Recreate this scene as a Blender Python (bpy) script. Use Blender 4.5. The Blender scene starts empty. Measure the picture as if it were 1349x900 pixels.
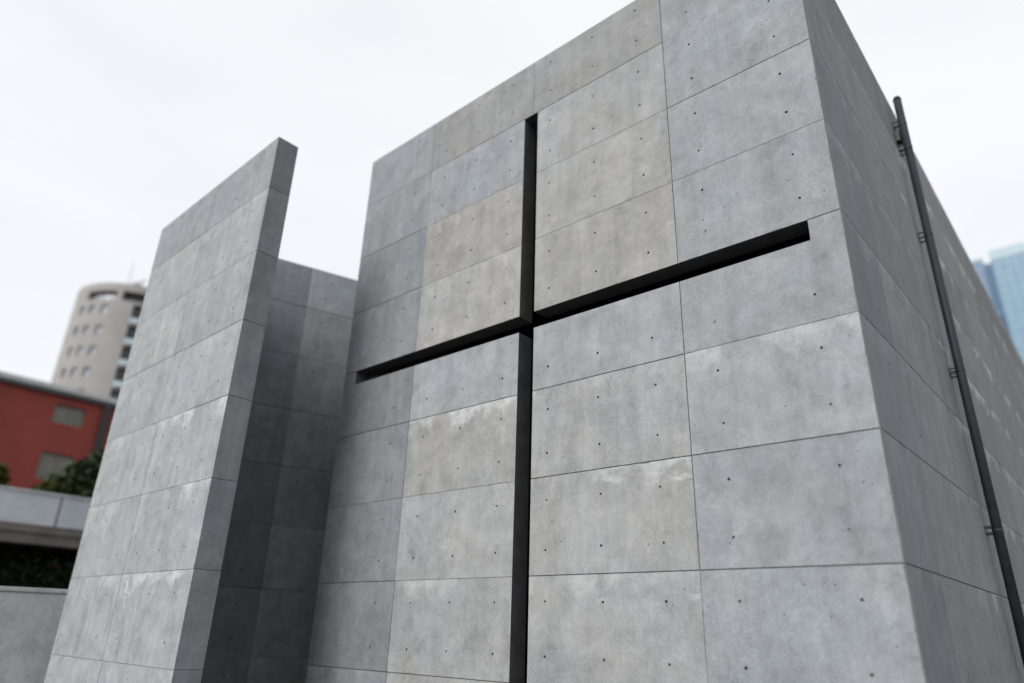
import bpy, bmesh, math, random
from mathutils import Matrix, Vector

scene = bpy.context.scene
col = scene.collection
rnd = random.Random(7)
R = math.radians

# ------------------------------------------------------------------ helpers
def link(o, parent=None):
    col.objects.link(o)
    if parent is not None:
        o.parent = parent
    return o

def tag(o, label, cat=None, group=None):
    o['label'] = label
    if cat: o['category'] = cat
    if group: o['group'] = group
    return o

def empty(name, loc, label, cat, group=None):
    o = bpy.data.objects.new(name, None)
    o.location = loc
    link(o)
    return tag(o, label, cat, group)

class MB:
    """collects faces, links them as one mesh object (world coordinates in, parent location taken off)"""
    def __init__(s):
        s.v = []; s.f = []; s.m = []; s.c = []; s.uv = []; s.uv2 = []
    def face(s, pts, mi=0, c=(1, .5, 0, .5), uv=None, uv2=None):
        i = len(s.v)
        s.v.extend([tuple(p) for p in pts])
        s.f.append(tuple(range(i, i + len(pts))))
        s.m.append(mi); s.c.append(c)
        s.uv.append(uv if uv else [(.5, .5)] * len(pts)); s.uv2.append(uv2 if uv2 else [(.5, .5)] * len(pts))
    def box(s, x0, x1, y0, y1, z0, z1, mi=0, c=(1, .5, 0, .5)):
        P = [(x0,y0,z0),(x1,y0,z0),(x1,y1,z0),(x0,y1,z0),(x0,y0,z1),(x1,y0,z1),(x1,y1,z1),(x0,y1,z1)]
        for q in ((3,2,1,0),(4,5,6,7),(0,1,5,4),(1,2,6,5),(2,3,7,6),(3,0,4,7)):
            s.face([P[k] for k in q], mi, c)
    def frame_box(s, O, U, N, u0, u1, n0, n1, z0, z1, mi=0, c=(1, .5, 0, .5)):
        def p(u, n, z): return tuple(O + U * u + N * n + Vector((0, 0, z)))
        P = [p(u0,n0,z0),p(u1,n0,z0),p(u1,n1,z0),p(u0,n1,z0),p(u0,n0,z1),p(u1,n0,z1),p(u1,n1,z1),p(u0,n1,z1)]
        for q in ((3,2,1,0),(4,5,6,7),(0,1,5,4),(1,2,6,5),(2,3,7,6),(3,0,4,7)):
            s.face([P[k] for k in q], mi, c)
    def tube(s, a, b, r0, r1=None, n=14, mi=0, caps=True, c=(1, .5, 0, .5)):
        r1 = r0 if r1 is None else r1
        a = Vector(a); b = Vector(b); d = (b - a).normalized()
        x = d.orthogonal().normalized(); y = d.cross(x)
        A = [a + (x*math.cos(t)+y*math.sin(t))*r0 for t in [2*math.pi*k/n for k in range(n)]]
        B = [b + (x*math.cos(t)+y*math.sin(t))*r1 for t in [2*math.pi*k/n for k in range(n)]]
        for k in range(n):
            j = (k+1) % n
            s.face([A[k], A[j], B[j], B[k]], mi, c)
        if caps:
            s.face(A[::-1], mi, c); s.face(B, mi, c)
    def build(s, name, mats, parent=None, bevel=0, smooth=False, merge=True, attrs=False):
        me = bpy.data.meshes.new(name)
        off = Vector((0, 0, 0))
        p = parent
        while p is not None:
            off += p.location; p = p.parent
        me.from_pydata([tuple(Vector(v) - off) for v in s.v], [], s.f)
        if not isinstance(mats, (list, tuple)): mats = [mats]
        for m in mats: me.materials.append(m)
        me.polygons.foreach_set('material_index', s.m)
        if attrs:
            ca = me.color_attributes.new('tint', 'FLOAT_COLOR', 'CORNER')
            ul = me.uv_layers.new(name='panel')
            data = []; ud = []; ud2 = []
            for f, c, u, u2 in zip(s.f, s.c, s.uv, s.uv2):
                for k in range(len(f)):
                    data.extend(c); ud.extend(u[k]); ud2.extend(u2[k])
            ca.data.foreach_set('color', data)
            ul.data.foreach_set('uv', ud)
            ul2 = me.uv_layers.new(name='panel_far'); ul2.data.foreach_set('uv', ud2)
        if merge:
            bm = bmesh.new(); bm.from_mesh(me)
            bmesh.ops.remove_doubles(bm, verts=bm.verts, dist=0.0002)
            bmesh.ops.recalc_face_normals(bm, faces=bm.faces)
            bm.to_mesh(me); bm.free()
        if smooth:
            me.polygons.foreach_set('use_smooth', [True] * len(me.polygons))
        me.update()
        o = bpy.data.objects.new(name, me)
        link(o, parent)
        if bevel:
            b = o.modifiers.new('bevel', 'BEVEL'); b.width = bevel; b.segments = 2; b.limit_method = 'ANGLE'
        return o

# ------------------------------------------------------------------ materials
class NT:
    def __init__(s, name):
        s.m = bpy.data.materials.new(name); s.m.use_nodes = True
        s.t = s.m.node_tree; s.t.nodes.clear()
        s.out = s.n('ShaderNodeOutputMaterial')
        s.b = s.n('ShaderNodeBsdfPrincipled')
        s.l(s.b.outputs[0], s.out.inputs[0])
    def n(s, t, **k):
        x = s.t.nodes.new(t)
        for a, v in k.items(): setattr(x, a, v)
        return x
    def l(s, a, b): s.t.links.new(a, b)
    def put(s, sock, v):
        if hasattr(v, 'is_linked') or hasattr(v, 'links'): s.l(v, sock)
        else: sock.default_value = v
    def math(s, op, a, b=None, c=None, clamp=False):
        x = s.n('ShaderNodeMath', operation=op); x.use_clamp = clamp
        s.put(x.inputs[0], a)
        if b is not None: s.put(x.inputs[1], b)
        if c is not None: s.put(x.inputs[2], c)
        return x.outputs[0]
    def vmath(s, op, a, b):
        x = s.n('ShaderNodeVectorMath', operation=op)
        s.put(x.inputs[0], a); s.put(x.inputs[1], b)
        return x.outputs[0]
    def noise(s, vec, scale, detail=4, rough=.55, dist=0):
        x = s.n('ShaderNodeTexNoise')
        s.put(x.inputs['Vector'], vec)
        x.inputs['Scale'].default_value = scale; x.inputs['Detail'].default_value = detail
        x.inputs['Roughness'].default_value = rough; x.inputs['Distortion'].default_value = dist
        return x.outputs['Fac']
    def mix(s, f, a, b, mode='MIX'):
        x = s.n('ShaderNodeMix', data_type='RGBA', blend_type=mode)
        s.put(x.inputs[0], f); s.put(x.inputs[6], a); s.put(x.inputs[7], b)
        return x.outputs[2]
    def ramp(s, v, a, b, lo=0., hi=1.):
        x = s.n('ShaderNodeMapRange'); x.interpolation_type = 'SMOOTHSTEP'; x.clamp = True
        s.put(x.inputs[0], v); s.put(x.inputs[1], a); s.put(x.inputs[2], b); s.put(x.inputs[3], lo); s.put(x.inputs[4], hi)
        return x.outputs[0]

def concrete_mat(name, gain=1.0, lime=.72, cool=(.308, .337, .368, 1), warm=(.354, .353, .343, 1), tinted=True):
    k = NT(name)
    tc = k.n('ShaderNodeTexCoord').outputs['Object']
    if tinted:
        at = k.n('ShaderNodeAttribute', attribute_name='tint')
        sep = k.n('ShaderNodeSeparateColor'); k.l(at.outputs['Color'], sep.inputs[0])
        val, wm, eff = sep.outputs[0], sep.outputs[1], sep.outputs[2]
        rn = at.outputs['Alpha']
        uv = k.n('ShaderNodeUVMap', uv_map='panel').outputs[0]
        su = k.n('ShaderNodeSeparateXYZ'); k.l(uv, su.inputs[0])
        down = su.outputs[1]
        cx = k.n('ShaderNodeCombineXYZ')
        k.put(cx.inputs[0], k.math('MULTIPLY', rn, 37.)); k.put(cx.inputs[1], k.math('MULTIPLY', rn, 91.)); k.put(cx.inputs[2], k.math('MULTIPLY', rn, 53.))
        vec = k.vmath('ADD', tc, cx.outputs[0])
    else:
        val, wm, eff, down, vec = 1., .5, 0., .5, tc
    big = k.noise(vec, .9, 5, .6)
    mot = k.math('ADD', k.math('MULTIPLY', k.noise(vec, 3.6, 9, .70, .3), .62), k.math('MULTIPLY', k.noise(k.vmath('MULTIPLY', vec, (1., 1., .7)), 15., 8, .74, .5), .38))
    stv = k.vmath('MULTIPLY', vec, (6.5, 6.5, .42))
    stk = k.noise(stv, 1., 5, .6)
    grain = k.noise(vec, 85., 3, .6)
    def dev(n, a): return k.math('MULTIPLY_ADD', n, a, -a * .5)
    s1 = k.math('ADD', dev(big, .36), dev(mot, 1.45))
    s2 = k.math('ADD', dev(stk, .48), dev(grain, .85))
    v = k.math('MULTIPLY', k.math('ADD', k.math('ADD', s1, s2), 1.), val)
    # soft dark clouds (form oil / damp marks with a shape of their own)
    cl = k.ramp(k.noise(vec, 1.7, 8, .74, .6), .55, .70)
    v = k.math('MULTIPLY', v, k.math('MULTIPLY_ADD', cl, -.20, 1.))
    sm = k.ramp(k.noise(k.vmath('MULTIPLY', k.vmath('ADD', vec, (3., 7., 1.)), (3.4, 3.4, 2.0)), 1., 10, .82, .4), .58, .66)
    v = k.math('MULTIPLY', v, k.math('MULTIPLY_ADD', sm, -.16, 1.))
    lt = k.ramp(k.noise(k.vmath('ADD', vec, (21., 2., 17.)), 2.1, 8, .72, .8), .57, .66)
    v = k.math('MULTIPLY', v, k.math('MULTIPLY_ADD', lt, .10, 1.))
    w = k.math('ADD', wm, k.math('MULTIPLY_ADD', k.noise(k.vmath('ADD', vec, (13., 5., 9.)), 1.1, 5, .6), 1.1, -.55), clamp=True)
    c = k.mix(w, cool, warm)
    g = k.n('ShaderNodeCombineColor')
    for i in range(3): k.put(g.inputs[i], k.math('MULTIPLY', v, gain))
    c = k.mix(1., c, g.outputs[0], 'MULTIPLY')
    # air voids
    vo = k.n('ShaderNodeTexVoronoi'); k.put(vo.inputs['Vector'], vec); vo.inputs['Scale'].default_value = 17.
    sv = k.n('ShaderNodeSeparateColor'); k.l(vo.outputs['Color'], sv.inputs[0])
    rad = k.math('MULTIPLY', k.ramp(sv.outputs[0], .62, 1.), .16)
    clus = k.ramp(k.noise(vec, 1.6, 3, .5), .48, .58)
    pit = k.math('MULTIPLY', k.math('LESS_THAN', vo.outputs['Distance'], rad), clus)
    c = k.mix(k.math('MULTIPLY', pit, .8), c, (.06, .06, .062, 1))
    # lime bloom running down from the joints
    if tinted:
        gate = k.ramp(k.noise(k.vmath('MULTIPLY', k.vmath('ADD', vec, (4., 8., 0.)), (1.5, 1.5, .3)), 1., 2, .5), .42, .56)
        hn = k.noise(k.vmath('MULTIPLY', vec, (2.6, 2.6, 1.1)), 1., 5, .62, .4)
        ln = k.math('MULTIPLY', k.ramp(hn, .34, .70, .02, .46), k.math('MULTIPLY_ADD', gate, .85, .15))
        fr = k.ramp(k.math('SUBTRACT', 1., k.math('DIVIDE', down, ln), clamp=True), .0, .8)
        pn = k.ramp(k.noise(k.vmath('MULTIPLY', k.vmath('ADD', vec, (9., 1., 6.)), (3.2, 3.2, 6.)), 1., 6, .66, .3), .53, .66)
        band = k.math('MULTIPLY', k.ramp(down, .03, .10), k.ramp(down, .42, .16))
        pt = k.math('MULTIPLY', k.math('MULTIPLY', pn, band), gate)
        blo = k.math('MAXIMUM', k.math('MULTIPLY', fr, gate), pt)
        blo = k.math('MULTIPLY', blo, k.ramp(k.noise(vec, 11., 6, .72), .32, .60, .25, 1.))
        c = k.mix(k.math('MULTIPLY', k.math('MULTIPLY', blo, eff), lime), c, (.50, .515, .53, 1))
        # crumbling, dirty lips of the joints
        uv2 = k.n('ShaderNodeUVMap', uv_map='panel_far').outputs[0]
        s2_ = k.n('ShaderNodeSeparateXYZ'); k.l(uv2, s2_.inputs[0])
        ed = k.math('MINIMUM', k.math('MINIMUM', su.outputs[0], su.outputs[1]), k.math('MINIMUM', s2_.outputs[0], s2_.outputs[1]))
        lip = k.ramp(k.noise(vec, 7., 7, .75), .50, .74, .0, .026)
        crumb = k.ramp(k.math('SUBTRACT', lip, ed), .0, .004)
        c = k.mix(k.math('MULTIPLY', crumb, .6), c, (.085, .086, .088, 1))
        # grime caught just along the joint
        gr = k.math('SUBTRACT', 1., k.math('DIVIDE', down, .05), clamp=True)
        gr = k.math('MULTIPLY', gr, k.ramp(k.noise(vec, 6., 4, .6), .5, .66))
        c = k.mix(k.math('MULTIPLY', gr, .35), c, (.15, .155, .16, 1))
    k.l(c, k.b.inputs['Base Color'])
    k.put(k.b.inputs['Roughness'], k.ramp(mot, .3, .7, .68, .9))
    k.b.inputs['Specular IOR Level'].default_value = .32
    bp = k.n('ShaderNodeBump'); bp.inputs['Strength'].default_value = .35; bp.inputs['Distance'].default_value = .006
    h = k.math('ADD', k.math('MULTIPLY', mot, 1.), k.math('MULTIPLY', grain, .18))
    h = k.math('SUBTRACT', h, k.math('MULTIPLY', pit, .6))
    k.l(h, bp.inputs['Height']); k.l(bp.outputs[0], k.b.inputs['Normal'])
    return k.m

def plain(name, colr, rough=.6, spec=.4, var=.12, scale=3., metal=0.):
    k = NT(name)
    tc = k.n('ShaderNodeTexCoord').outputs['Object']
    n = k.noise(tc, scale, 6, .65)
    a = tuple(x * (1 - var) for x in colr) + (1,); b = tuple(min(1, x * (1 + var)) for x in colr) + (1,)
    k.l(k.mix(k.ramp(n, .3, .7), a, b), k.b.inputs['Base Color'])
    k.put(k.b.inputs['Roughness'], k.ramp(n, .3, .7, max(.02, rough - .08), min(1, rough + .08)))
    k.b.inputs['Specular IOR Level'].default_value = spec; k.b.inputs['Metallic'].default_value = metal
    return k.m

def leaf_mat(name, a, b):
    k = NT(name)
    tc = k.n('ShaderNodeTexCoord').outputs['Object']
    n = k.noise(tc, 1.6, 4, .6); n2 = k.noise(tc, 14., 2, .5)
    f = k.math('ADD', k.math('MULTIPLY', n, .6), k.math('MULTIPLY', n2, .4))
    k.l(k.mix(k.ramp(f, .35, .65), a + (1,), b + (1,)), k.b.inputs['Base Color'])
    k.b.inputs['Roughness'].default_value = .6; k.b.inputs['Specular IOR Level'].default_value = .25
    return k.m

def brick_mat(name):
    k = NT(name)
    tc = k.n('ShaderNodeTexCoord').outputs['Object']
    sp = k.n('ShaderNodeSeparateXYZ'); k.l(tc, sp.inputs[0])
    cb = k.n('ShaderNodeCombineXYZ'); k.l(k.math('ADD', sp.outputs[0], sp.outputs[1]), cb.inputs[0]); k.l(sp.outputs[2], cb.inputs[1])
    br = k.n('ShaderNodeTexBrick'); k.l(cb.outputs[0], br.inputs['Vector'])
    br.inputs['Scale'].default_value = 1.
    br.inputs['Brick Width'].default_value = .42; br.inputs['Row Height'].default_value = .14; br.inputs['Mortar Size'].default_value = .012
    br.inputs['Color1'].default_value = (.245, .036, .023, 1); br.inputs['Color2'].default_value = (.215, .031, .020, 1); br.inputs['Mortar'].default_value = (.17, .04, .034, 1)
    n = k.noise(k.vmath('MULTIPLY', tc, (1, 1, .5)), .5, 6, .65)
    k.l(k.mix(k.ramp(n, .35, .7, 0., .45), br.outputs['Color'], (.13, .022, .018, 1)), k.b.inputs['Base Color'])
    k.b.inputs['Roughness'].default_value = .8
    return k.m

def glass_tower_mat(name, a, b, line, floor_h=1.9, bay=1.5):
    k = NT(name)
    tc = k.n('ShaderNodeTexCoord').outputs['Object']
    sp = k.n('ShaderNodeSeparateXYZ'); k.l(tc, sp.inputs[0])
    cb = k.n('ShaderNodeCombineXYZ'); k.l(k.math('ADD', sp.outputs[0], sp.outputs[1]), cb.inputs[0]); k.l(sp.outputs[2], cb.inputs[1])
    br = k.n('ShaderNodeTexBrick'); br.offset = 0.; k.l(cb.outputs[0], br.inputs['Vector'])
    br.inputs['Scale'].default_value = 1.; br.inputs['Brick Width'].default_value = bay; br.inputs['Row Height'].default_value = floor_h
    br.inputs['Mortar Size'].default_value = .12
    br.inputs['Color1'].default_value = a + (1,); br.inputs['Color2'].default_value = b + (1,); br.inputs['Mortar'].default_value = line + (1,)
    k.l(br.outputs['Color'], k.b.inputs['Base Color'])
    k.b.inputs['Roughness'].default_value = .4; k.b.inputs['Specular IOR Level'].default_value = .25
    return k.m

M_CON = concrete_mat('board_formed_concrete', .735)
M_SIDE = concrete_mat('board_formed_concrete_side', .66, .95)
M_CON2 = concrete_mat('plain_concrete', .85, tinted=False)
M_LOW = concrete_mat('rough_wall_concrete', .86, tinted=False)
M_INT = plain('dark_interior_concrete', (.10, .10, .10), .8)
M_SLOT_SHADE = plain('slot_reveal_shade', (.064, .065, .069), .7, .3, .2, 5.)  # bare concrete slot reveals, their deep shade put into a darker colour
M_STEEL = plain('dark_slate_steel', (.020, .024, .032), .55, .25, .2, 8.)
M_ZINC = plain('galvanised_steel', (.35, .36, .37), .4, .5, .1, 12., .6)
M_BRICK = brick_mat('red_painted_brick')
M_DARK = plain('black_painted_metal', (.02, .02, .022), .5)
M_FASCIA = plain('dark_fascia', (.05, .045, .045), .6)
M_COPING = plain('grey_coping', (.42, .43, .44), .7)
M_WINGL = plain('dusty_window_glass', (.125, .12, .095), .25, .5, .35, 1.2)
M_FRAME = plain('grey_window_frame', (.16, .16, .15), .5)
M_TOWER = plain('beige_grey_render', (.285, .280, .272), .85, .3, .08, .25)
M_TWIN = plain('pale_blue_window', (.28, .31, .36), .2, .6, .2, .6)
M_TDARK = plain('dark_tower_window', (.015, .017, .02), .2, .6)
M_TSLAB = plain('pale_blue_balcony', (.42, .52, .58), .6)
M_PANEL = plain('blue_grey_parapet_panel', (.42, .45, .49), .5, .4, .14, .7)
M_BEAM = plain('weathered_bridge_beam', (.14, .125, .122), .75, .3, .2, 1.)
M_BARK = plain('bark', (.07, .055, .04), .9, .2, .3, 6.)
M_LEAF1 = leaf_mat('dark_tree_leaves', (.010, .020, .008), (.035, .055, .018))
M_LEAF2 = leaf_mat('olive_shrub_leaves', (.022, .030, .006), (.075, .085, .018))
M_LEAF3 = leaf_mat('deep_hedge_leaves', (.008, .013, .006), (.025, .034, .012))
M_GLA = glass_tower_mat('light_blue_curtain_wall', (.125, .225, .32), (.145, .25, .345), (.20, .29, .36))
M_GLB = glass_tower_mat('blue_grey_curtain_wall', (.11, .175, .27), (.125, .19, .285), (.15, .22, .30))
M_GLD = glass_tower_mat('deep_blue_glass_strip', (.028, .085, .17), (.035, .095, .18), (.05, .11, .19))
M_GLC = plain('frosted_crown_glass', (.30, .40, .46), .4, .3, .04)

def ground_mat():
    k = NT('asphalt')
    tc = k.n('ShaderNodeTexCoord').outputs['Object']
    n = k.noise(tc, .6, 7, .6); g = k.noise(tc, 90., 2, .6)
    c = k.mix(k.ramp(n, .3, .7), (.045, .045, .047, 1), (.075, .073, .07, 1))
    c = k.mix(k.ramp(g, .45, .7, 0, .4), c, (.12, .12, .12, 1))
    k.l(c, k.b.inputs['Base Color']); k.b.inputs['Roughness'].default_value = .9
    return k.m
def paving_mat():
    k = NT('plaza_paving')
    tc = k.n('ShaderNodeTexCoord').outputs['Object']
    br = k.n('ShaderNodeTexBrick'); k.l(tc, br.inputs['Vector']); br.inputs['Scale'].default_value = 1.
    br.inputs['Brick Width'].default_value = 1.2; br.inputs['Row Height'].default_value = .6; br.inputs['Mortar Size'].default_value = .006
    br.inputs['Color1'].default_value = (.125, .125, .124, 1); br.inputs['Color2'].default_value = (.105, .105, .105, 1); br.inputs['Mortar'].default_value = (.05, .05, .05, 1)
    n = k.noise(tc, 1.2, 7, .65)
    k.l(k.mix(k.ramp(n, .4, .75, 0, .4), br.outputs['Color'], (.08, .08, .08, 1)), k.b.inputs['Base Color'])
    k.b.inputs['Roughness'].default_value = .8
    return k.m

# ------------------------------------------------------------------ panelled concrete walls
HW_S, HW_F = .0050, .0026          # half widths of a strong and of a faint joint
DP_S, DP_F = .012, .007            # their depths
def panel_wall(name, parent, O, U, N, W, H, t, useams, zseams, hus, hzs, tint, strength,
               slots=(), rims=(True, True, True), mat=M_CON, hole_max=1e9, seed=1, chamfer=0., end_shade=1.):
    """O corner at u=0 z=0 on the face; U along, N outward. rims = (u=0 end, u=W end, top)."""
    rg = random.Random(seed)
    O = Vector(O); U = Vector(U); N = Vector(N)
    g = DP_S
    us = {0., W, g + .0, W - g}; zs = {0., H}
    for u in useams:
        for h in (HW_S, HW_F): us.update((u - h, u + h))
    for z in zseams:
        for h in (HW_S, HW_F): zs.update((z - h, z + h))
    for a, b, c, d in slots:
        us.update((a, b)); zs.update((c, d))
    HS = .024
    hus = [u for u in hus if u < hole_max]
    for u in hus: us.update((u - HS, u + HS))
    for z in hzs: zs.update((z - HS, z + HS))
    def clean(s, mx):
        r = []
        for v in sorted(s):
            if v < -1e-6 or v > mx + 1e-6: continue
            if not r or v - r[-1] > 4e-4: r.append(v)
        return r
    us = clean(us, W); zs = clean(zs, H)
    ub = [0.] + list(useams) + [W]; zb = [0.] + [z for z in zseams if z < H - .01] + [H]
    def bin_(b, v):
        for i in range(len(b) - 1):
            if v < b[i + 1]: return i
        return len(b) - 2
    holes = set()
    for i in range(len(us) - 1):
        um = (us[i] + us[i + 1]) / 2
        if not any(abs(um - h) < .004 for h in hus): continue
        for j in range(len(zs) - 1):
            zm = (zs[j] + zs[j + 1]) / 2
            if any(abs(zm - h) < .004 for h in hzs):
                if not any(a - .05 < um < b + .05 and c - .05 < zm < d + .05 for a, b, c, d in slots):
                    holes.add((i, j))
    def depth(i, j):
        um = (us[i] + us[i + 1]) / 2; zm = (zs[j] + zs[j + 1]) / 2
        for a, b, c, d in slots:
            if a < um < b and c < zm < d: return t
        dd = 0.
        for u in useams:
            if abs(um - u) < HW_S:
                s = strength('v', u, bin_(zb, zm), um, zm)
                if s == 2: dd = max(dd, DP_S)
                elif s == 1 and abs(um - u) < HW_F: dd = max(dd, DP_F)
        for z in zseams:
            if abs(zm - z) < HW_S:
                if any(a < um < b and (abs(z - c) < .01 or abs(z - d) < .01) for a, b, c, d in slots): continue
                s = strength('h', z, bin_(ub, um), um, zm)
                if s == 2: dd = max(dd, DP_S)
                elif s == 1 and abs(zm - z) < HW_F: dd = max(dd, DP_F)
                if s and ((rims[0] and um < g) or (rims[1] and um > W - g)) and not chamfer: dd = t
        return dd
    nu, nz = len(us) - 1, len(zs) - 1
    D = [[depth(i, j) for j in range(nz)] for i in range(nu)]
    def on_reveal(p, q):
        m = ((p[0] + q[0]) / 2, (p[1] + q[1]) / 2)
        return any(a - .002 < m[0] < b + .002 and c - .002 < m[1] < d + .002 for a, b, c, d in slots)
    def P(u, z, n): return tuple(O + U * u + N * n + Vector((0, 0, z)))
    mb = MB()
    cache = {}
    def info(i, j):
        um = (us[i] + us[i + 1]) / 2; zm = (zs[j] + zs[j + 1]) / 2
        a = bin_(ub, um); b = bin_(zb, zm)
        if (a, b) not in cache: cache[(a, b)] = tint(a, b, rg) + (rg.random(),)
        return a, b, cache[(a, b)]
    for i in range(nu):
        for j in range(nz):
            u0, u1, z0, z1 = us[i], us[i + 1], zs[j], zs[j + 1]
            d = D[i][j]; a, b, c = info(i, j)
            top = zb[b + 1]
            if 0 < d < t: cc = (c[0] * .62, c[1], 0, c[3])
            else: cc = c
            def uvp(pts): return [(p[0] - ub[a], top - p[1]) for p in pts]
            def uvq(pts): return [(ub[a + 1] - p[0], p[1] - zb[b]) for p in pts]
            if d < t - 1e-6:
                q = [(u0, z0), (u1, z0), (u1, z1), (u0, z1)]
                if (i, j) in holes:
                    n = 12; r = rg.uniform(.0120, .0155); hu = (u0 + u1) / 2 + rg.uniform(-.007, .007); hz = (z0 + z1) / 2 + rg.uniform(-.006, .006)
                    dp = rg.uniform(.014, .032) if rg.random() > .07 else .005
                    cir = [(hu + r * math.cos(x), hz + r * math.sin(x)) for x in [2 * math.pi * (k + .5) / n - math.pi * .75 for k in range(n)]]
                    # corners in order: side k of square owns three circle points
                    m = n // 4
                    for s in range(4):
                        A = q[s]; B = q[(s + 1) % 4]
                        arc = [cir[(s * m + x) % n] for x in range(m + 1)]
                        pts = [A, B] + arc[::-1]
                        # fan keeps the faces convex
                        for x in range(m):
                            tri = [A, arc[x + 1], arc[x]] if x < m - 1 else [A, B, arc[x + 1], arc[x]]
                            mb.face([P(*p, 0) for p in tri], 0, c, uvp(tri), uvq(tri))
                    dk = (c[0] * .7, c[1], 0, c[3])
                    r2 = .7
                    inn = [(hu + (p[0] - hu) * r2, hz + (p[1] - hz) * r2) for p in cir]
                    for x in range(n):
                        y = (x + 1) % n
                        mb.face([P(*cir[x], 0), P(*cir[y], 0), P(*inn[y], -dp), P(*inn[x], -dp)], 0, dk, [(.5, .5)] * 4)
                    mb.face([P(*p, -dp) for p in inn], 0, dk, [(.5, .5)] * n)
                else:
                    mb.face([P(*p, -d) for p in q], 0, cc, uvp(q), uvq(q))
                mb.face([P(*p, -t) for p in q[::-1]], 0, c, uvp(q[::-1]))
            # steps to the right and upper neighbours, and the outer rims
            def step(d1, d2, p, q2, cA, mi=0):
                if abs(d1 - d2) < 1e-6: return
                if slots and max(d1, d2) > t - 1e-6 and mi == 0 and on_reveal(p, q2): mi = 1
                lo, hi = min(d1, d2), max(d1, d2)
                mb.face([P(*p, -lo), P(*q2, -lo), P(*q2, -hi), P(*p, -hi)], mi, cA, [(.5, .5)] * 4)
            rc = (c[0], c[1], 0, c[3])
            dr = D[i + 1][j] if i < nu - 1 else None
            if dr is not None: step(d, dr, (u1, z0), (u1, z1), rc)
            elif rims[1]: step(d, t, (u1, z0), (u1, z1), rc)
            if i == 0 and rims[0]: step(d, t, (u0, z0), (u0, z1), (c[0] * end_shade, min(c[1], .25), 0, c[3]))
            if j < nz - 1: step(d, D[i][j + 1], (u0, z1), (u1, z1), rc)
            elif rims[2]: step(d, t, (u0, z1), (u1, z1), rc)
            if j == 0: step(d, t, (u0, z0), (u1, z0), rc)
    o = mb.build(name, [mat, M_SLOT_SHADE], parent, attrs=True, merge=True)
    return o, mb

def vrand(rg, a, b): return rg.uniform(a, b)

# ------------------------------------------------------------------ the church block
TOP = 8.925
church = empty('concrete_church', (0, 0, 0), 'bare grey concrete church block with a cross-shaped slot cut through its tall front wall', 'church')
ZH = [n + q for n in range(9) for q in (.25, .75)]
ZS = list(range(1, 9))
CH = .010
# columns counted from the right-hand corner: 0 right, 1 and 2 beside the cross, 3 far left
U_SEAM = [1.6, 3.585, 5.62]
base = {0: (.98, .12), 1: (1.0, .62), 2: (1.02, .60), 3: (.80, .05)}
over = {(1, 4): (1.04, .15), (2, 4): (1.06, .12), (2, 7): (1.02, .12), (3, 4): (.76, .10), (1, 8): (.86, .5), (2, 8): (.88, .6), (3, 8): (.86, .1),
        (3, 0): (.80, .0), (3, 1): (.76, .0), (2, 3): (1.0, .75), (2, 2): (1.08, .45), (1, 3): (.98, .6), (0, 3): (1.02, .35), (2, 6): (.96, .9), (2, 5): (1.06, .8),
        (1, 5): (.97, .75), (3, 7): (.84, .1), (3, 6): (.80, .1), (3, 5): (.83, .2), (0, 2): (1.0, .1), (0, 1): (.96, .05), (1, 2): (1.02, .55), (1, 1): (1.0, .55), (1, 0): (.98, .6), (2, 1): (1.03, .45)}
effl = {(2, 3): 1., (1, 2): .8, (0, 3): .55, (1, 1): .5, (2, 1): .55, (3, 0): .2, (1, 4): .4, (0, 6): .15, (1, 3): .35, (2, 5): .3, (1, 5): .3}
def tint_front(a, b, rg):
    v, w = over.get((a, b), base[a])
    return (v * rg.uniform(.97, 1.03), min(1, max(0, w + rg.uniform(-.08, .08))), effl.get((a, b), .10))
strong_h = {5, 8, 2}
def str_front(kind, s, k, u, z):
    if kind == 'v':
        if abs(s - 3.585) < .01: return 1 if z > 8 else 0
        if abs(s - 1.6) < .01: return 2 if z > 2.1 else 1
        return 2 if (z < 1.9 or 3.1 < z < 5) else 1
    if s == 8: return 2 if k >= 1 and u < 5.3 else (1 if k >= 1 else 0)
    if s == 5: return 2
    if s == 3: return 2 if k <= 1 else 1
    if s == 2: return 2 if k != 2 else 1
    if s == 1: return 2
    if s == 4: return 1 if k in (0,) else 2
    if s == 7: return 2 if k == 0 or k == 3 else 1
    if s == 6: return 2 if k in (3,) else 1
    return 1
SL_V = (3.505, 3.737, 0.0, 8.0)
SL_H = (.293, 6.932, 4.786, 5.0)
HU = [.335, 1.27, 1.94, 2.61, 3.29, 3.98, 4.65, 5.31, 5.97, 6.92]
WALL_T = .24
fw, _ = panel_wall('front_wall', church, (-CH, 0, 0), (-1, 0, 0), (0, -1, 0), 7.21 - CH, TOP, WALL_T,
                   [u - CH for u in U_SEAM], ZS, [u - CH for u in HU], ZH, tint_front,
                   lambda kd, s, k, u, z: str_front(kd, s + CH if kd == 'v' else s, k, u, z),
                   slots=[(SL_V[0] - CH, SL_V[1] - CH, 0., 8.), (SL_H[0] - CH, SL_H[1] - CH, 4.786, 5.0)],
                   rims=(False, True, True), seed=11, chamfer=CH)
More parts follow.
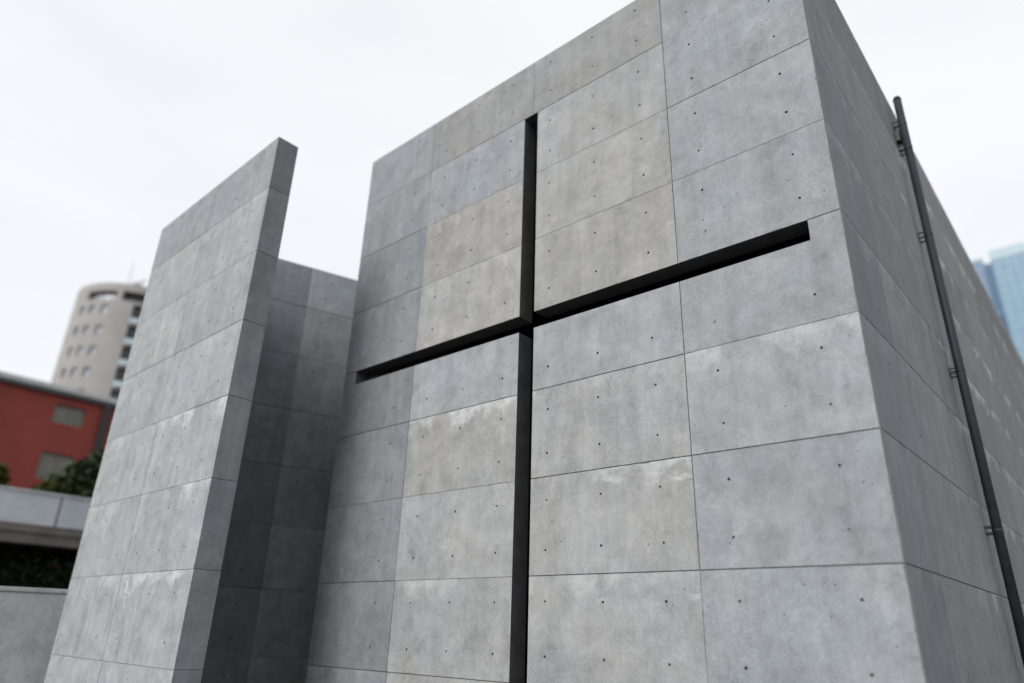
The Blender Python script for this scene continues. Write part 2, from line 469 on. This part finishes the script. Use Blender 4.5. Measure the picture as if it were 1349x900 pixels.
# side wall, running back from the corner
SEAM_Y = [1.07 + 2 * k for k in range(12)]
def tint_side(a, b, rg):
    v = .86 + rg.uniform(-.11, .11) - (.08 if b == 8 else 0)
    return (v, rg.uniform(.05, .25) if a == 0 else rg.uniform(.3, .75), (.2 if a < 2 else 1.) * (1 if b in (4, 5, 6, 7) else .6))
def str_side(kind, s, k, u, z):
    if kind == 'v': return 1 if s < 1.1 else 1
    if s in (5, 2, 4, 7): return 2
    if s == 3: return 2 if u < 3 or u > 6 else 1
    return 2 if u > 5 else 1
HY = [.70, 1.42] + [2.09 + .667 * k for k in range(30)]
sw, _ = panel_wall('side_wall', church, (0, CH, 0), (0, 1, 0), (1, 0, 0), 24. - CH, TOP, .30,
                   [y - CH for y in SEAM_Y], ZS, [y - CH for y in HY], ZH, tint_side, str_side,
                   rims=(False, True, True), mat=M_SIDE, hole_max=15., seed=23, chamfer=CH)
# arris strip on the corner, closes the two faces
mb = MB()
steps = 60
prev = None
for k in range(steps + 1):
    z = TOP * k / steps
    j = rnd.uniform(-.0012, .0012)
    a = (-CH - .0, 0, z); b = (0, CH + .0, z); mid = (-CH / 2 + j, CH / 2 - j - .001, z)
    if prev:
        mb.face([prev[0], prev[2], mid, a], 0, (.5, .9, 0, .3)); mb.face([prev[2], prev[1], b, mid], 0, (.5, .9, 0, .3))
    prev = (a, b, mid)
mb.build('corner_arris', M_CON, church, attrs=True)
def tint_plain(a, b, rg): return (rg.uniform(.82, .95), rg.uniform(.2, .6), .2)
panel_wall('side_wall', church, (-7.21, WALL_T + .002, 0), (0, 1, 0), (-1, 0, 0), 24. - WALL_T - .002, TOP, .30,
           [1.6 + 2 * k for k in range(11)], ZS, [.35 + .667 * k for k in range(12)], ZH, tint_plain,
           lambda *a: 1, rims=(False, True, True), seed=31)
panel_wall('back_wall', church, (-6.909, 24.001, 0), (1, 0, 0), (0, 1, 0), 6.608, TOP, .30, [1.6, 3.3, 5.0], ZS, [], [], tint_plain,
           lambda *a: 1, rims=(False, False, True), seed=37)
mb = MB(); mb.box(-6.909, -.302, WALL_T + .002, 23.698, 8.35, 8.6)
mb.build('roof', M_INT, church)

# rain pipe on the side wall
pipe = None
PX, PY, PR = .115, 3.95, .053
mb = MB(); mb.tube((PX, PY, .05), (PX, PY, 8.90), PR, n=20); 
mb.tube((PX, PY, 8.90), (PX, PY, 8.95), PR + .006, PR - .012, n=20)
pipe = mb.build('drain_pipe', M_STEEL, church, smooth=False)
pipe['label'] = 'slim dark slate pipe clamped upright to the side wall'
pm = pipe.data
pm.polygons.foreach_set('use_smooth', [len(p.vertices) == 4 for p in pm.polygons])
for z in (2.70, 4.62, 6.58, 8.03, 8.45):
    mb = MB()
    for s in (-.035, .035):
        mb.box(.003, PX - PR + .012, PY - .075, PY - .060, z + s - .008, z + s + .008)
        mb.box(.003, PX - PR + .012, PY + .060, PY + .075, z + s - .008, z + s + .008)
    mb.box(.001, .006, PY - .085, PY + .085, z - .05, z + .05)
    n = 20
    for k in range(n):
        a0, a1 = 2 * math.pi * k / n, 2 * math.pi * (k + 1) / n
        ro = PR + .003
        pts = [(PX + ro * math.cos(a), PY + ro * math.sin(a)) for a in (a0, a1)]
        mb.face([(pts[0][0], pts[0][1], z - .014), (pts[1][0], pts[1][1], z - .014), (pts[1][0], pts[1][1], z + .014), (pts[0][0], pts[0][1], z + .014)])
    mb.build('pipe_bracket', M_STEEL if z > 3 else M_DARK, pipe, merge=False)
mb = MB(); mb.box(.002, PX - PR - .001, PY - .11, PY + .02, 8.02 + .12, 8.02 + .30)
mb.build('junction_box', M_DARK, pipe, bevel=.006)

# ------------------------------------------------------------------ free-standing slab and passage wall
BA = R(-1.06)
dB = Vector((-math.cos(BA), -math.sin(BA), 0)); nB = Vector((dB.y, -dB.x, 0))
if nB.y > 0: nB = -nB
SLT = 7.84
SO = Vector((-6.553, -2.056, 0))
def tint_slab(a, b, rg):
    v = (1.10 if b < 7 else .93) + rg.uniform(-.04, .04)
    return (v * (1.02 if b < 5 else 1.), rg.uniform(.12, .4) if b < 7 else .05, (1. if a == 0 else .5) if b in (1, 2, 3) else (.25 if b < 6 else .15))
def str_slab(kind, s, k, u, z):
    if kind == 'v': return 0 if z > 7 else (2 if z < 4 or 5 < z < 6 else 1)
    if s == 5: return 2
    if s == 7: return 2 if u > 1.5 else 1
    if s == 4: return 2 if u < 1.2 else 1
    return 1
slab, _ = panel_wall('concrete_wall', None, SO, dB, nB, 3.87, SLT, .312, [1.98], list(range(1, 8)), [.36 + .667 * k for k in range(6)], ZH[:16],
                     tint_slab, str_slab, rims=(True, True, True), seed=41, end_shade=.68)  # narrow slab end darkened in its tint to stand for shade
tag(slab, 'tall pale free-standing concrete slab left of the church front, its narrow dark end in view', 'wall')
QA = R(72.79)
dQ = Vector((math.cos(QA), math.sin(QA), 0)); nQ = Vector((dQ.y, -dQ.x, 0))
QO = Vector((-9.499, .502, 0))
QS = -2.33
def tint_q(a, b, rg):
    v = (.70 if a == 0 else .92) * (1.30 if b == 7 else (1.12 if b == 6 else 1.)) + rg.uniform(-.09, .09)  # upper rows lighter: light from above put into the panel tint
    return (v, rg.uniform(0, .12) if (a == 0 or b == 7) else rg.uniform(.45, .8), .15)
def str_q(kind, s, k, u, z):
    if s in (5, 4, 2, 7): return 2
    return 1
u0 = -QS
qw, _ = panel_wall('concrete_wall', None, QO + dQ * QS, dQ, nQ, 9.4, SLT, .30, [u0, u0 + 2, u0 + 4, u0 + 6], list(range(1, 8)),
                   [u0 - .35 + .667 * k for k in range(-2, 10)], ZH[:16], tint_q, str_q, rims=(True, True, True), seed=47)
tag(qw, 'shaded panelled concrete wall closing the narrow gap behind the free-standing slab', 'wall')

# low wall on the far left
LD = Vector((.276, .961, 0)).normalized(); LN = Vector((LD.y, -LD.x, 0))
LO = Vector((-11.297, -2.599, 0))
mb = MB()
mb.frame_box(LO, LD, LN, -6., 5., -.25, 0., 0., 1.80)
mb.frame_box(LO, LD, LN, -6.0, 5.0, -.27, .015, 1.802, 1.868)
lw = mb.build('low_wall', M_LOW, None, bevel=.012)
tag(lw, 'low smooth grey concrete wall at the lower left, reaching just above eye level', 'wall')

# ------------------------------------------------------------------ ground
def sheet(name, x0, x1, y0, y1, z, m):
    mb = MB(); mb.face([(x0, y0, z), (x1, y0, z), (x1, y1, z), (x0, y1, z)])
    o = mb.build(name, m); o['kind'] = 'structure'; o['label'] = name; return o
g = sheet('ground', -900, 900, -900, 900, -.004, ground_mat()); g['label'] = 'wide dark asphalt ground around the buildings'
g = sheet('plaza', -10.9, 14, -14, 26, .0, paving_mat()); g['label'] = 'grey stone paving in front of the concrete church'

# ------------------------------------------------------------------ far left: footbridge
BX = -27.6
bridge = empty('footbridge', (BX, 0, 0), 'raised walkway with blue-grey parapet panels crossing in front of the red building', 'bridge')
joints = [2.62 + 3.2 * k for k in range(-6, 6)]
for a, b in zip(joints[:-1], joints[1:]):
    mb = MB(); mb.box(BX - .05, BX, a + .045, b - .045, 4.46, 5.50)
    mb.build('parapet_panel', M_PANEL, bridge, bevel=.01)
for a in joints:
    mb = MB(); mb.box(BX - .09, BX - .012, a - .04, a + .04, 4.43, 5.52)
    mb.build('parapet_post', M_FRAME, bridge)
mb = MB(); mb.box(BX - .09, BX + .03, joints[0], joints[-1], 5.522, 5.60); mb.build('handrail', M_PANEL, bridge, bevel=.01)
mb = MB(); mb.box(BX - 5, BX - .02, joints[0], joints[-1], 4.20, 4.428); mb.box(BX - .5, BX - .10, joints[0], joints[-1], 3.84, 4.198)
mb.box(BX - 4.9, BX - 4.5, joints[0], joints[-1], 3.84, 4.198)
mb.build('deck', M_BEAM, bridge, bevel=.01)
for y in (-9., 16.):
    mb = MB(); mb.box(BX - 3.2, BX - 1.8, y - .5, y + .5, 0, 4.198); mb.build('pier', M_CON2, bridge, bevel=.03)

# ------------------------------------------------------------------ red building
RX = -44.6
red = empty('red_building', (RX, 0, 0), 'low red brick building with a dark roof edge, behind the raised walkway', 'building')
W0, W1 = -24., 26.
wins = []
for k in range(-3, 2):
    for (za, zb_) in ((12.0, 13.08), (8.75, 10.25), (3.2, 5.2)):
        wins.append((5.9 + k * 5.2, 7.55 + k * 5.2, za, zb_))
wins = [w for w in wins if not (w[0] < 5.5 and w[0] > -1 and w[2] > 8)] + [(5.9 + 15.6, 7.55 + 15.6, 12.0, 13.08)]
mb = MB()
ys = sorted({W0, W1} | {v for w in wins for v in w[:2]}); zs = sorted({0., 13.55} | {v for w in wins for v in w[2:]})
def is_win(y, z): return any(w[0] < y < w[1] and w[2] < z < w[3] for w in wins)
for i in range(len(ys) - 1):
    for j in range(len(zs) - 1):
        ya, yb, za, zb_ = ys[i], ys[i + 1], zs[j], zs[j + 1]
        if is_win((ya + yb) / 2, (za + zb_) / 2): continue
        mb.face([(RX, ya, za), (RX, yb, za), (RX, yb, zb_), (RX, ya, zb_)])
for ya, yb, za, zb_ in wins:
    d = RX - .28
    mb.face([(RX, ya, za), (RX, ya, zb_), (d, ya, zb_), (d, ya, za)]); mb.face([(RX, yb, za), (RX, yb, zb_), (d, yb, zb_), (d, yb, za)])
    mb.face([(RX, ya, za), (RX, yb, za), (d, yb, za), (d, ya, za)]); mb.face([(RX, ya, zb_), (RX, yb, zb_), (d, yb, zb_), (d, ya, zb_)])
XB = RX - 16
mb.face([(RX, W0, 0), (XB, W0, 0), (XB, W0, 13.55), (RX, W0, 13.55)]); mb.face([(RX, W1, 0), (XB, W1, 0), (XB, W1, 13.55), (RX, W1, 13.55)])
mb.face([(XB, W0, 0), (XB, W1, 0), (XB, W1, 13.55), (XB, W0, 13.55)]); mb.face([(RX, W0, 13.55), (RX, W1, 13.55), (XB, W1, 13.55), (XB, W0, 13.55)])
mb.build('wall', M_BRICK, red)
for ya, yb, za, zb_ in wins:
    f = MB(); w = .07; x0, x1 = RX - .20, RX - .13
    f.box(x0, x1, ya + .002, yb - .002, za + .002, za + w); f.box(x0, x1, ya + .002, yb - .002, zb_ - w, zb_ - .002)
    f.box(x0, x1, ya + .002, ya + w, za + w, zb_ - w); f.box(x0, x1, yb - w, yb - .002, za + w, zb_ - w)
    ym = (ya + yb) / 2; f.box(x0, x1, ym - .03, ym + .03, za + w, zb_ - w)
    fo = f.build('window', M_FRAME, red)
    q = MB(); q.face([(RX - .18, ya + w, za + w), (RX - .18, yb - w, za + w), (RX - .18, yb - w, zb_ - w), (RX - .18, ya + w, zb_ - w)])
    q.build('pane', M_WINGL, fo)
mb = MB(); mb.box(XB - .1, RX + .22, W0 - .1, W1 + .1, 13.56, 13.84); mb.build('roof_edge', M_FASCIA, red, bevel=.03)
mb = MB(); mb.box(XB + .2, RX + .10, W0 + .2, W1 - .2, 13.845, 14.16); mb.build('coping', M_COPING, red, bevel=.03)
mb = MB(); mb.box(RX + .005, RX + .26, 8.42, 8.80, 0, 13.558); mb.build('drain_pipe', M_DARK, red, bevel=.04)

# ------------------------------------------------------------------ round tower
TX, TY, TR, TH = -116.61, 32.58, 9.6, 50.2
tower = empty('apartment_tower', (TX, TY, 0), 'tall beige round-fronted tower with small square windows, rising behind the red building', 'tower')
def cp(th, z, r): return (TX + r * math.cos(R(th)), TY + r * math.sin(R(th)), z)
win_rows = [45.0 - 3.42 * k for k in range(13)]
open_ = []
for zc in win_rows:
    for th in (-75, -63, -50.5, -100, -113): open_.append((th - 3.1, th + 3.1, zc - .1, zc + 1.35, .35, 'w'))
for k in range(13):
    zc = 45.9 - 3.42 * k
    open_.append((-26.2, -10., zc - 1.3, zc + .95, .9, 'd'))
open_.append((-72., -42., 47.35, 48.85, .9, 'p')); open_.append((-37.5, -18., 47.35, 48.95, 1.2, 'd'))
ths = sorted(set([float(x) for x in range(-180, 181, 4)]) | {v for o in open_ for v in o[:2]})
zz = sorted({0., TH} | {v for o in open_ for v in o[2:4]})
def ddp(th, z):
    for o in open_:
        if o[0] < th < o[1] and o[2] < z < o[3]: return o[4]
    return 0.
nu, nz = len(ths) - 1, len(zz) - 1
DD = [[ddp((ths[i] + ths[i + 1]) / 2, (zz[j] + zz[j + 1]) / 2) for j in range(nz)] for i in range(nu)]
mb = MB()
for i in range(nu):
    for j in range(nz):
        d = DD[i][j]; a, b, za, zb_ = ths[i], ths[i + 1], zz[j], zz[j + 1]
        mb.face([cp(a, za, TR - d), cp(b, za, TR - d), cp(b, zb_, TR - d), cp(a, zb_, TR - d)])
        dn = DD[(i + 1) % nu][j]
        if abs(dn - d) > 1e-6: mb.face([cp(b, za, TR - d), cp(b, zb_, TR - d), cp(b, zb_, TR - dn), cp(b, za, TR - dn)])
        if j < nz - 1 and abs(DD[i][j + 1] - d) > 1e-6:
            dn = DD[i][j + 1]; mb.face([cp(a, zb_, TR - d), cp(b, zb_, TR - d), cp(b, zb_, TR - dn), cp(a, zb_, TR - dn)])
mb.face([cp(t, TH, TR) for t in ths[:-1]])
mb.build('wall', M_TOWER, tower)
def arc_strip(a, b, za, zb_, r, m, name, parent, thick=0):
    q = MB(); n = max(2, int((b - a) / 4) + 1)
    for k in range(n):
        t0 = a + (b - a) * k / n; t1 = a + (b - a) * (k + 1) / n
        q.face([cp(t0, za, r), cp(t1, za, r), cp(t1, zb_, r), cp(t0, zb_, r)])
        if thick:
            q.face([cp(t0, za, r - thick), cp(t1, za, r - thick), cp(t1, zb_, r - thick), cp(t0, zb_, r - thick)])
            q.face([cp(t0, zb_, r), cp(t1, zb_, r), cp(t1, zb_, r - thick), cp(t0, zb_, r - thick)])
            q.face([cp(t0, za, r), cp(t1, za, r), cp(t1, za, r - thick), cp(t0, za, r - thick)])
    return q.build(name, m, parent)
for a, b, za, zb_, d, kd in open_:
    if za < 22: continue
    if kd == 'w':
        arc_strip(a + .1, b - .1, za + .05, zb_ - .05, TR - d + .05, M_TWIN, 'window', tower)
    elif kd == 'd':
        w = arc_strip(a + .1, b - .1, za + .05, zb_ - .05, TR - d + .06, M_TDARK, 'window', tower)
        if zb_ < 47.2: arc_strip(a + .15, b + .2, za - .80, za + .0, TR + .16, M_TSLAB, 'balcony_rail', tower, .1)
    else:
        arc_strip(a + 7, b - .2, za + .05, za + .95, TR - d + .3, M_TWIN, 'window', tower)
mb = MB()
b0 = cp(-41, TH, TR - 2.2)
mb.tube(b0, (b0[0], b0[1], TH + 5.2), .10, .04, n=8)
mb.box(b0[0] - .4, b0[0] + .4, b0[1] + .6, b0[1] + 1.9, TH + .0, TH + 1.5)
mb.tube((b0[0], b0[1] + 1.2, TH + 1.5), (b0[0], b0[1] + 2.4, TH + 2.6), .18, n=8)
mb.build('antenna', M_COPING, tower)

# ------------------------------------------------------------------ trees and shrubs
def crown(parent, name, lobes, n, leaf, m, seed):
    rg = random.Random(seed); q = MB()
    tot = sum(l[3] ** 2 for l in lobes)
    for (x, y, z, r, sq) in lobes:
        for _ in range(int(n * r * r / tot)):
            while True:
                d = Vector((rg.uniform(-1, 1), rg.uniform(-1, 1), rg.uniform(-1, 1)))
                if .05 < d.length < 1: break
            d = d.normalized() * (rg.random() ** .4) * (1 + .18 * math.sin(5 * d.x + 3 * d.z + seed) + rg.uniform(-.1, .12))
            c = Vector((x, y, z)) + Vector((d.x * r, d.y * r, d.z * r * sq))
            a = Vector((rg.gauss(0, 1), rg.gauss(0, 1), rg.gauss(0, .6))).normalized(); b = a.orthogonal().normalized()
            b = (b + a.cross(b) * rg.uniform(-1, 1)).normalized()
            s = leaf * rg.uniform(.6, 1.3)
            q.face([c - a * s, c + b * s * .45, c + a * s, c - b * s * .45])
    return q.build(name, m, parent, merge=False)
def trunk(parent, x, y, h, r, limbs, seed):
    rg = random.Random(seed); q = MB()
    p = Vector((x, y, -.05)); segs = 5
    for k in range(segs):
        nx = Vector((x + rg.uniform(-.12, .12), y + rg.uniform(-.12, .12), h * (k + 1) / segs))
        q.tube(p, nx, r * (1 - .14 * k), r * (1 - .14 * (k + 1)), n=9, caps=False); p = nx
    for l in limbs:
        q.tube(p - Vector((0, 0, rg.uniform(.1, h * .3))), l, r * .4, r * .1, n=7)
    return q.build('trunk', M_BARK, parent, merge=False)
def tree(x, y, h, lobes, n, leaf, m, label, seed, name='leafy_tree', cat='tree', grp=None):
    t = empty(name, (x, y, 0), label, cat, grp)
    trunk(t, x, y, h, .16 if cat == 'tree' else .06, [Vector(l[:3]) for l in lobes], seed)
    crown(t, 'crown', lobes, n, leaf, m, seed)
    return t
tree(-37., 7.3, 5.2, [(-37, 7.5, 8.0, 1.75, 1.0), (-36.6, 6.1, 7.7, 1.2, .9), (-37.3, 8.8, 8.0, 1.7, .9), (-36.8, 7.2, 6.4, 2.0, .8)], 10000, .2, M_LEAF1,
     'dark dense tree against the red wall, right of its windows', 3)
tree(-37.3, 4.9, 4.6, [(-37.3, 5.2, 7.0, .85, .9), (-37.1, 4.7, 6.5, .8, .9), (-37.4, 5.6, 6.3, 1.0, .9)], 3800, .18, M_LEAF2,
     'small olive green tree showing above the walkway parapet below the lower window', 5)
tree(-37.8, 2.1, 4.8, [(-37.8, 2.2, 7.3, .95, .95), (-37.6, 1.2, 7.1, 1.1, .9), (-37.8, 2.6, 6.6, .75, .9)], 3800, .18, M_LEAF2,
     'green bushy tree at the left picture edge above the walkway', 9)
SHL = ['dark shrub under the walkway at the left picture edge', 'dark shrub under the walkway, second in from the left edge of the picture',
       'dark shrub under the walkway, third in from the left edge of the picture', 'dark shrub under the walkway nearest to the pale concrete slab']
for k, y in enumerate((.9, 1.95, 2.9, 3.9)):
    x = -29.3 + rnd.uniform(-.2, .2)
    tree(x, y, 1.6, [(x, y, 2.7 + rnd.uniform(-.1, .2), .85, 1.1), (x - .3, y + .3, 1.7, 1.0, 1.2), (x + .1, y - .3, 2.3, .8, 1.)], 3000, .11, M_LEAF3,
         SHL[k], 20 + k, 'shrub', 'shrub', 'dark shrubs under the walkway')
# taller evergreen planting behind the walkway piers
hd = MB()
rg = random.Random(77)
for _ in range(9000):
    c = Vector((-32.2 + rg.uniform(-.9, .9), rg.uniform(-8, 14), 3.9 * rg.random() ** .8))
    a = Vector((rg.gauss(0, 1), rg.gauss(0, 1), rg.gauss(0, .7))).normalized(); b = a.orthogonal().normalized()
    s = .24 * rg.uniform(.6, 1.3)
    hd.face([c - a * s, c + b * s * .5, c + a * s, c - b * s * .5])
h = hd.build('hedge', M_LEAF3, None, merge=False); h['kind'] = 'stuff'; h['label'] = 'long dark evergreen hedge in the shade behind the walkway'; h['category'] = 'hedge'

# ------------------------------------------------------------------ blue towers at the far right
def gbox(name, parent, x0, x1, y0, y1, z0, z1, m):
    q = MB(); q.box(x0, x1, y0, y1, z0, z1); return q.build(name, m, parent)
GY = 143.9
g1 = empty('glass_tower', (8, GY + 12, 0), 'tall light blue glass tower with a pale crown at the right picture edge', 'tower')
gbox('facade', g1, -7.95, 26, GY, GY + 26, 0, 71.3, M_GLA)
gbox('crown', g1, -8.0, 26.05, GY - .05, GY + 26.05, 71.32, 73.4, M_GLC)
gbox('recess_strip', g1, -9.4, -7.97, GY + .8, GY + 22, 60.6, 71.2, M_GLD)
gbox('recess_strip', g1, -8.75, -7.97, GY + .8, GY + 22, 0, 60.58, M_GLD)
g2 = empty('glass_tower', (-18, GY + 20, 0), 'blue-grey glass tower partly hidden behind the church side wall', 'tower')
gbox('facade', g2, -28, -9.45, GY + 1.2, GY + 26, 0, 72.4, M_GLB)
gbox('roof_rim', g2, -28.1, -9.42, GY + 1.1, GY + 26.1, 72.42, 73.0, M_GLC)
gbox('lower_block', g2, -14, -8.78, GY - .6, GY + .75, 0, 60.4, M_GLA)

# ------------------------------------------------------------------ light, sky, camera
SUN_DIR = Vector((.03, -.85, .64)).normalized()
el = math.asin(SUN_DIR.z); rot = math.atan2(SUN_DIR.x, SUN_DIR.y)
sun = bpy.data.lights.new('sun', 'SUN'); sun.energy = 1.5; sun.angle = R(28); sun.color = (1, .975, .94)
so = bpy.data.objects.new('sun', sun); so.rotation_euler = SUN_DIR.to_track_quat('Z', 'Y').to_euler(); so.location = (-20, -40, 40); link(so)

w = bpy.data.worlds.new('World'); scene.world = w; w.use_nodes = True
t = w.node_tree; t.nodes.clear()
o = t.nodes.new('ShaderNodeOutputWorld'); bg = t.nodes.new('ShaderNodeBackground')
sky = t.nodes.new('ShaderNodeTexSky'); sky.sky_type = 'NISHITA'; sky.sun_disc = False
sky.sun_elevation = el; sky.sun_rotation = rot; sky.dust_density = 4.; sky.air_density = 1.; sky.ozone_density = 1.
mx = t.nodes.new('ShaderNodeMix'); mx.data_type = 'RGBA'; mx.inputs[0].default_value = .88
tcw = t.nodes.new('ShaderNodeTexCoord'); mpw = t.nodes.new('ShaderNodeMapping'); mpw.inputs['Scale'].default_value = (1.3, 1.3, 3.2)
nzw = t.nodes.new('ShaderNodeTexNoise'); nzw.inputs['Scale'].default_value = 1.6; nzw.inputs['Detail'].default_value = 5; nzw.inputs['Roughness'].default_value = .5
t.links.new(tcw.outputs['Generated'], mpw.inputs[0]); t.links.new(mpw.outputs[0], nzw.inputs['Vector'])
mrw = t.nodes.new('ShaderNodeMapRange'); mrw.inputs[1].default_value = .3; mrw.inputs[2].default_value = .7
t.links.new(nzw.outputs['Fac'], mrw.inputs[0])
cw = t.nodes.new('ShaderNodeMix'); cw.data_type = 'RGBA'
cw.inputs[6].default_value = (4.50, 4.57, 4.66, 1); cw.inputs[7].default_value = (5.02, 5.05, 5.1, 1)      # overcast layer, faint cloud structure
t.links.new(mrw.outputs[0], cw.inputs[0]); t.links.new(cw.outputs[2], mx.inputs[7])
t.links.new(sky.outputs[0], mx.inputs[6]); t.links.new(mx.outputs[2], bg.inputs[0])
bg.inputs[1].default_value = .10
t.links.new(bg.outputs[0], o.inputs[0])

cam = bpy.data.cameras.new('camera'); co = bpy.data.objects.new('camera', cam); link(co)
cam.sensor_width = 36.; cam.lens = 917.5466 / 1349 * 36; cam.clip_end = 3000; cam.clip_start = .05
RM = [[0.7542860722021406, 0.23352091075172055, 0.6136126673428067], [0.6558697709123312, -0.3104137672997299, -0.6880974761427855], [0.029788670418015625, 0.9214723421309791, -0.38730008753210315]]
CL = (1.30871642, -5.77757714, 1.44557084)
co.matrix_world = Matrix([RM[0] + [CL[0]], RM[1] + [CL[1]], RM[2] + [CL[2]], [0, 0, 0, 1]])
cam.dof.use_dof = True; cam.dof.focus_distance = 7.15; cam.dof.aperture_fstop = .35; cam.dof.aperture_blades = 0
scene.camera = co
vs = scene.view_settings
vs.view_transform = 'Standard'; vs.look = 'None'; vs.gamma = 1; vs.use_curve_mapping = False; vs.exposure = 1.08
scene.cycles.use_denoising = True
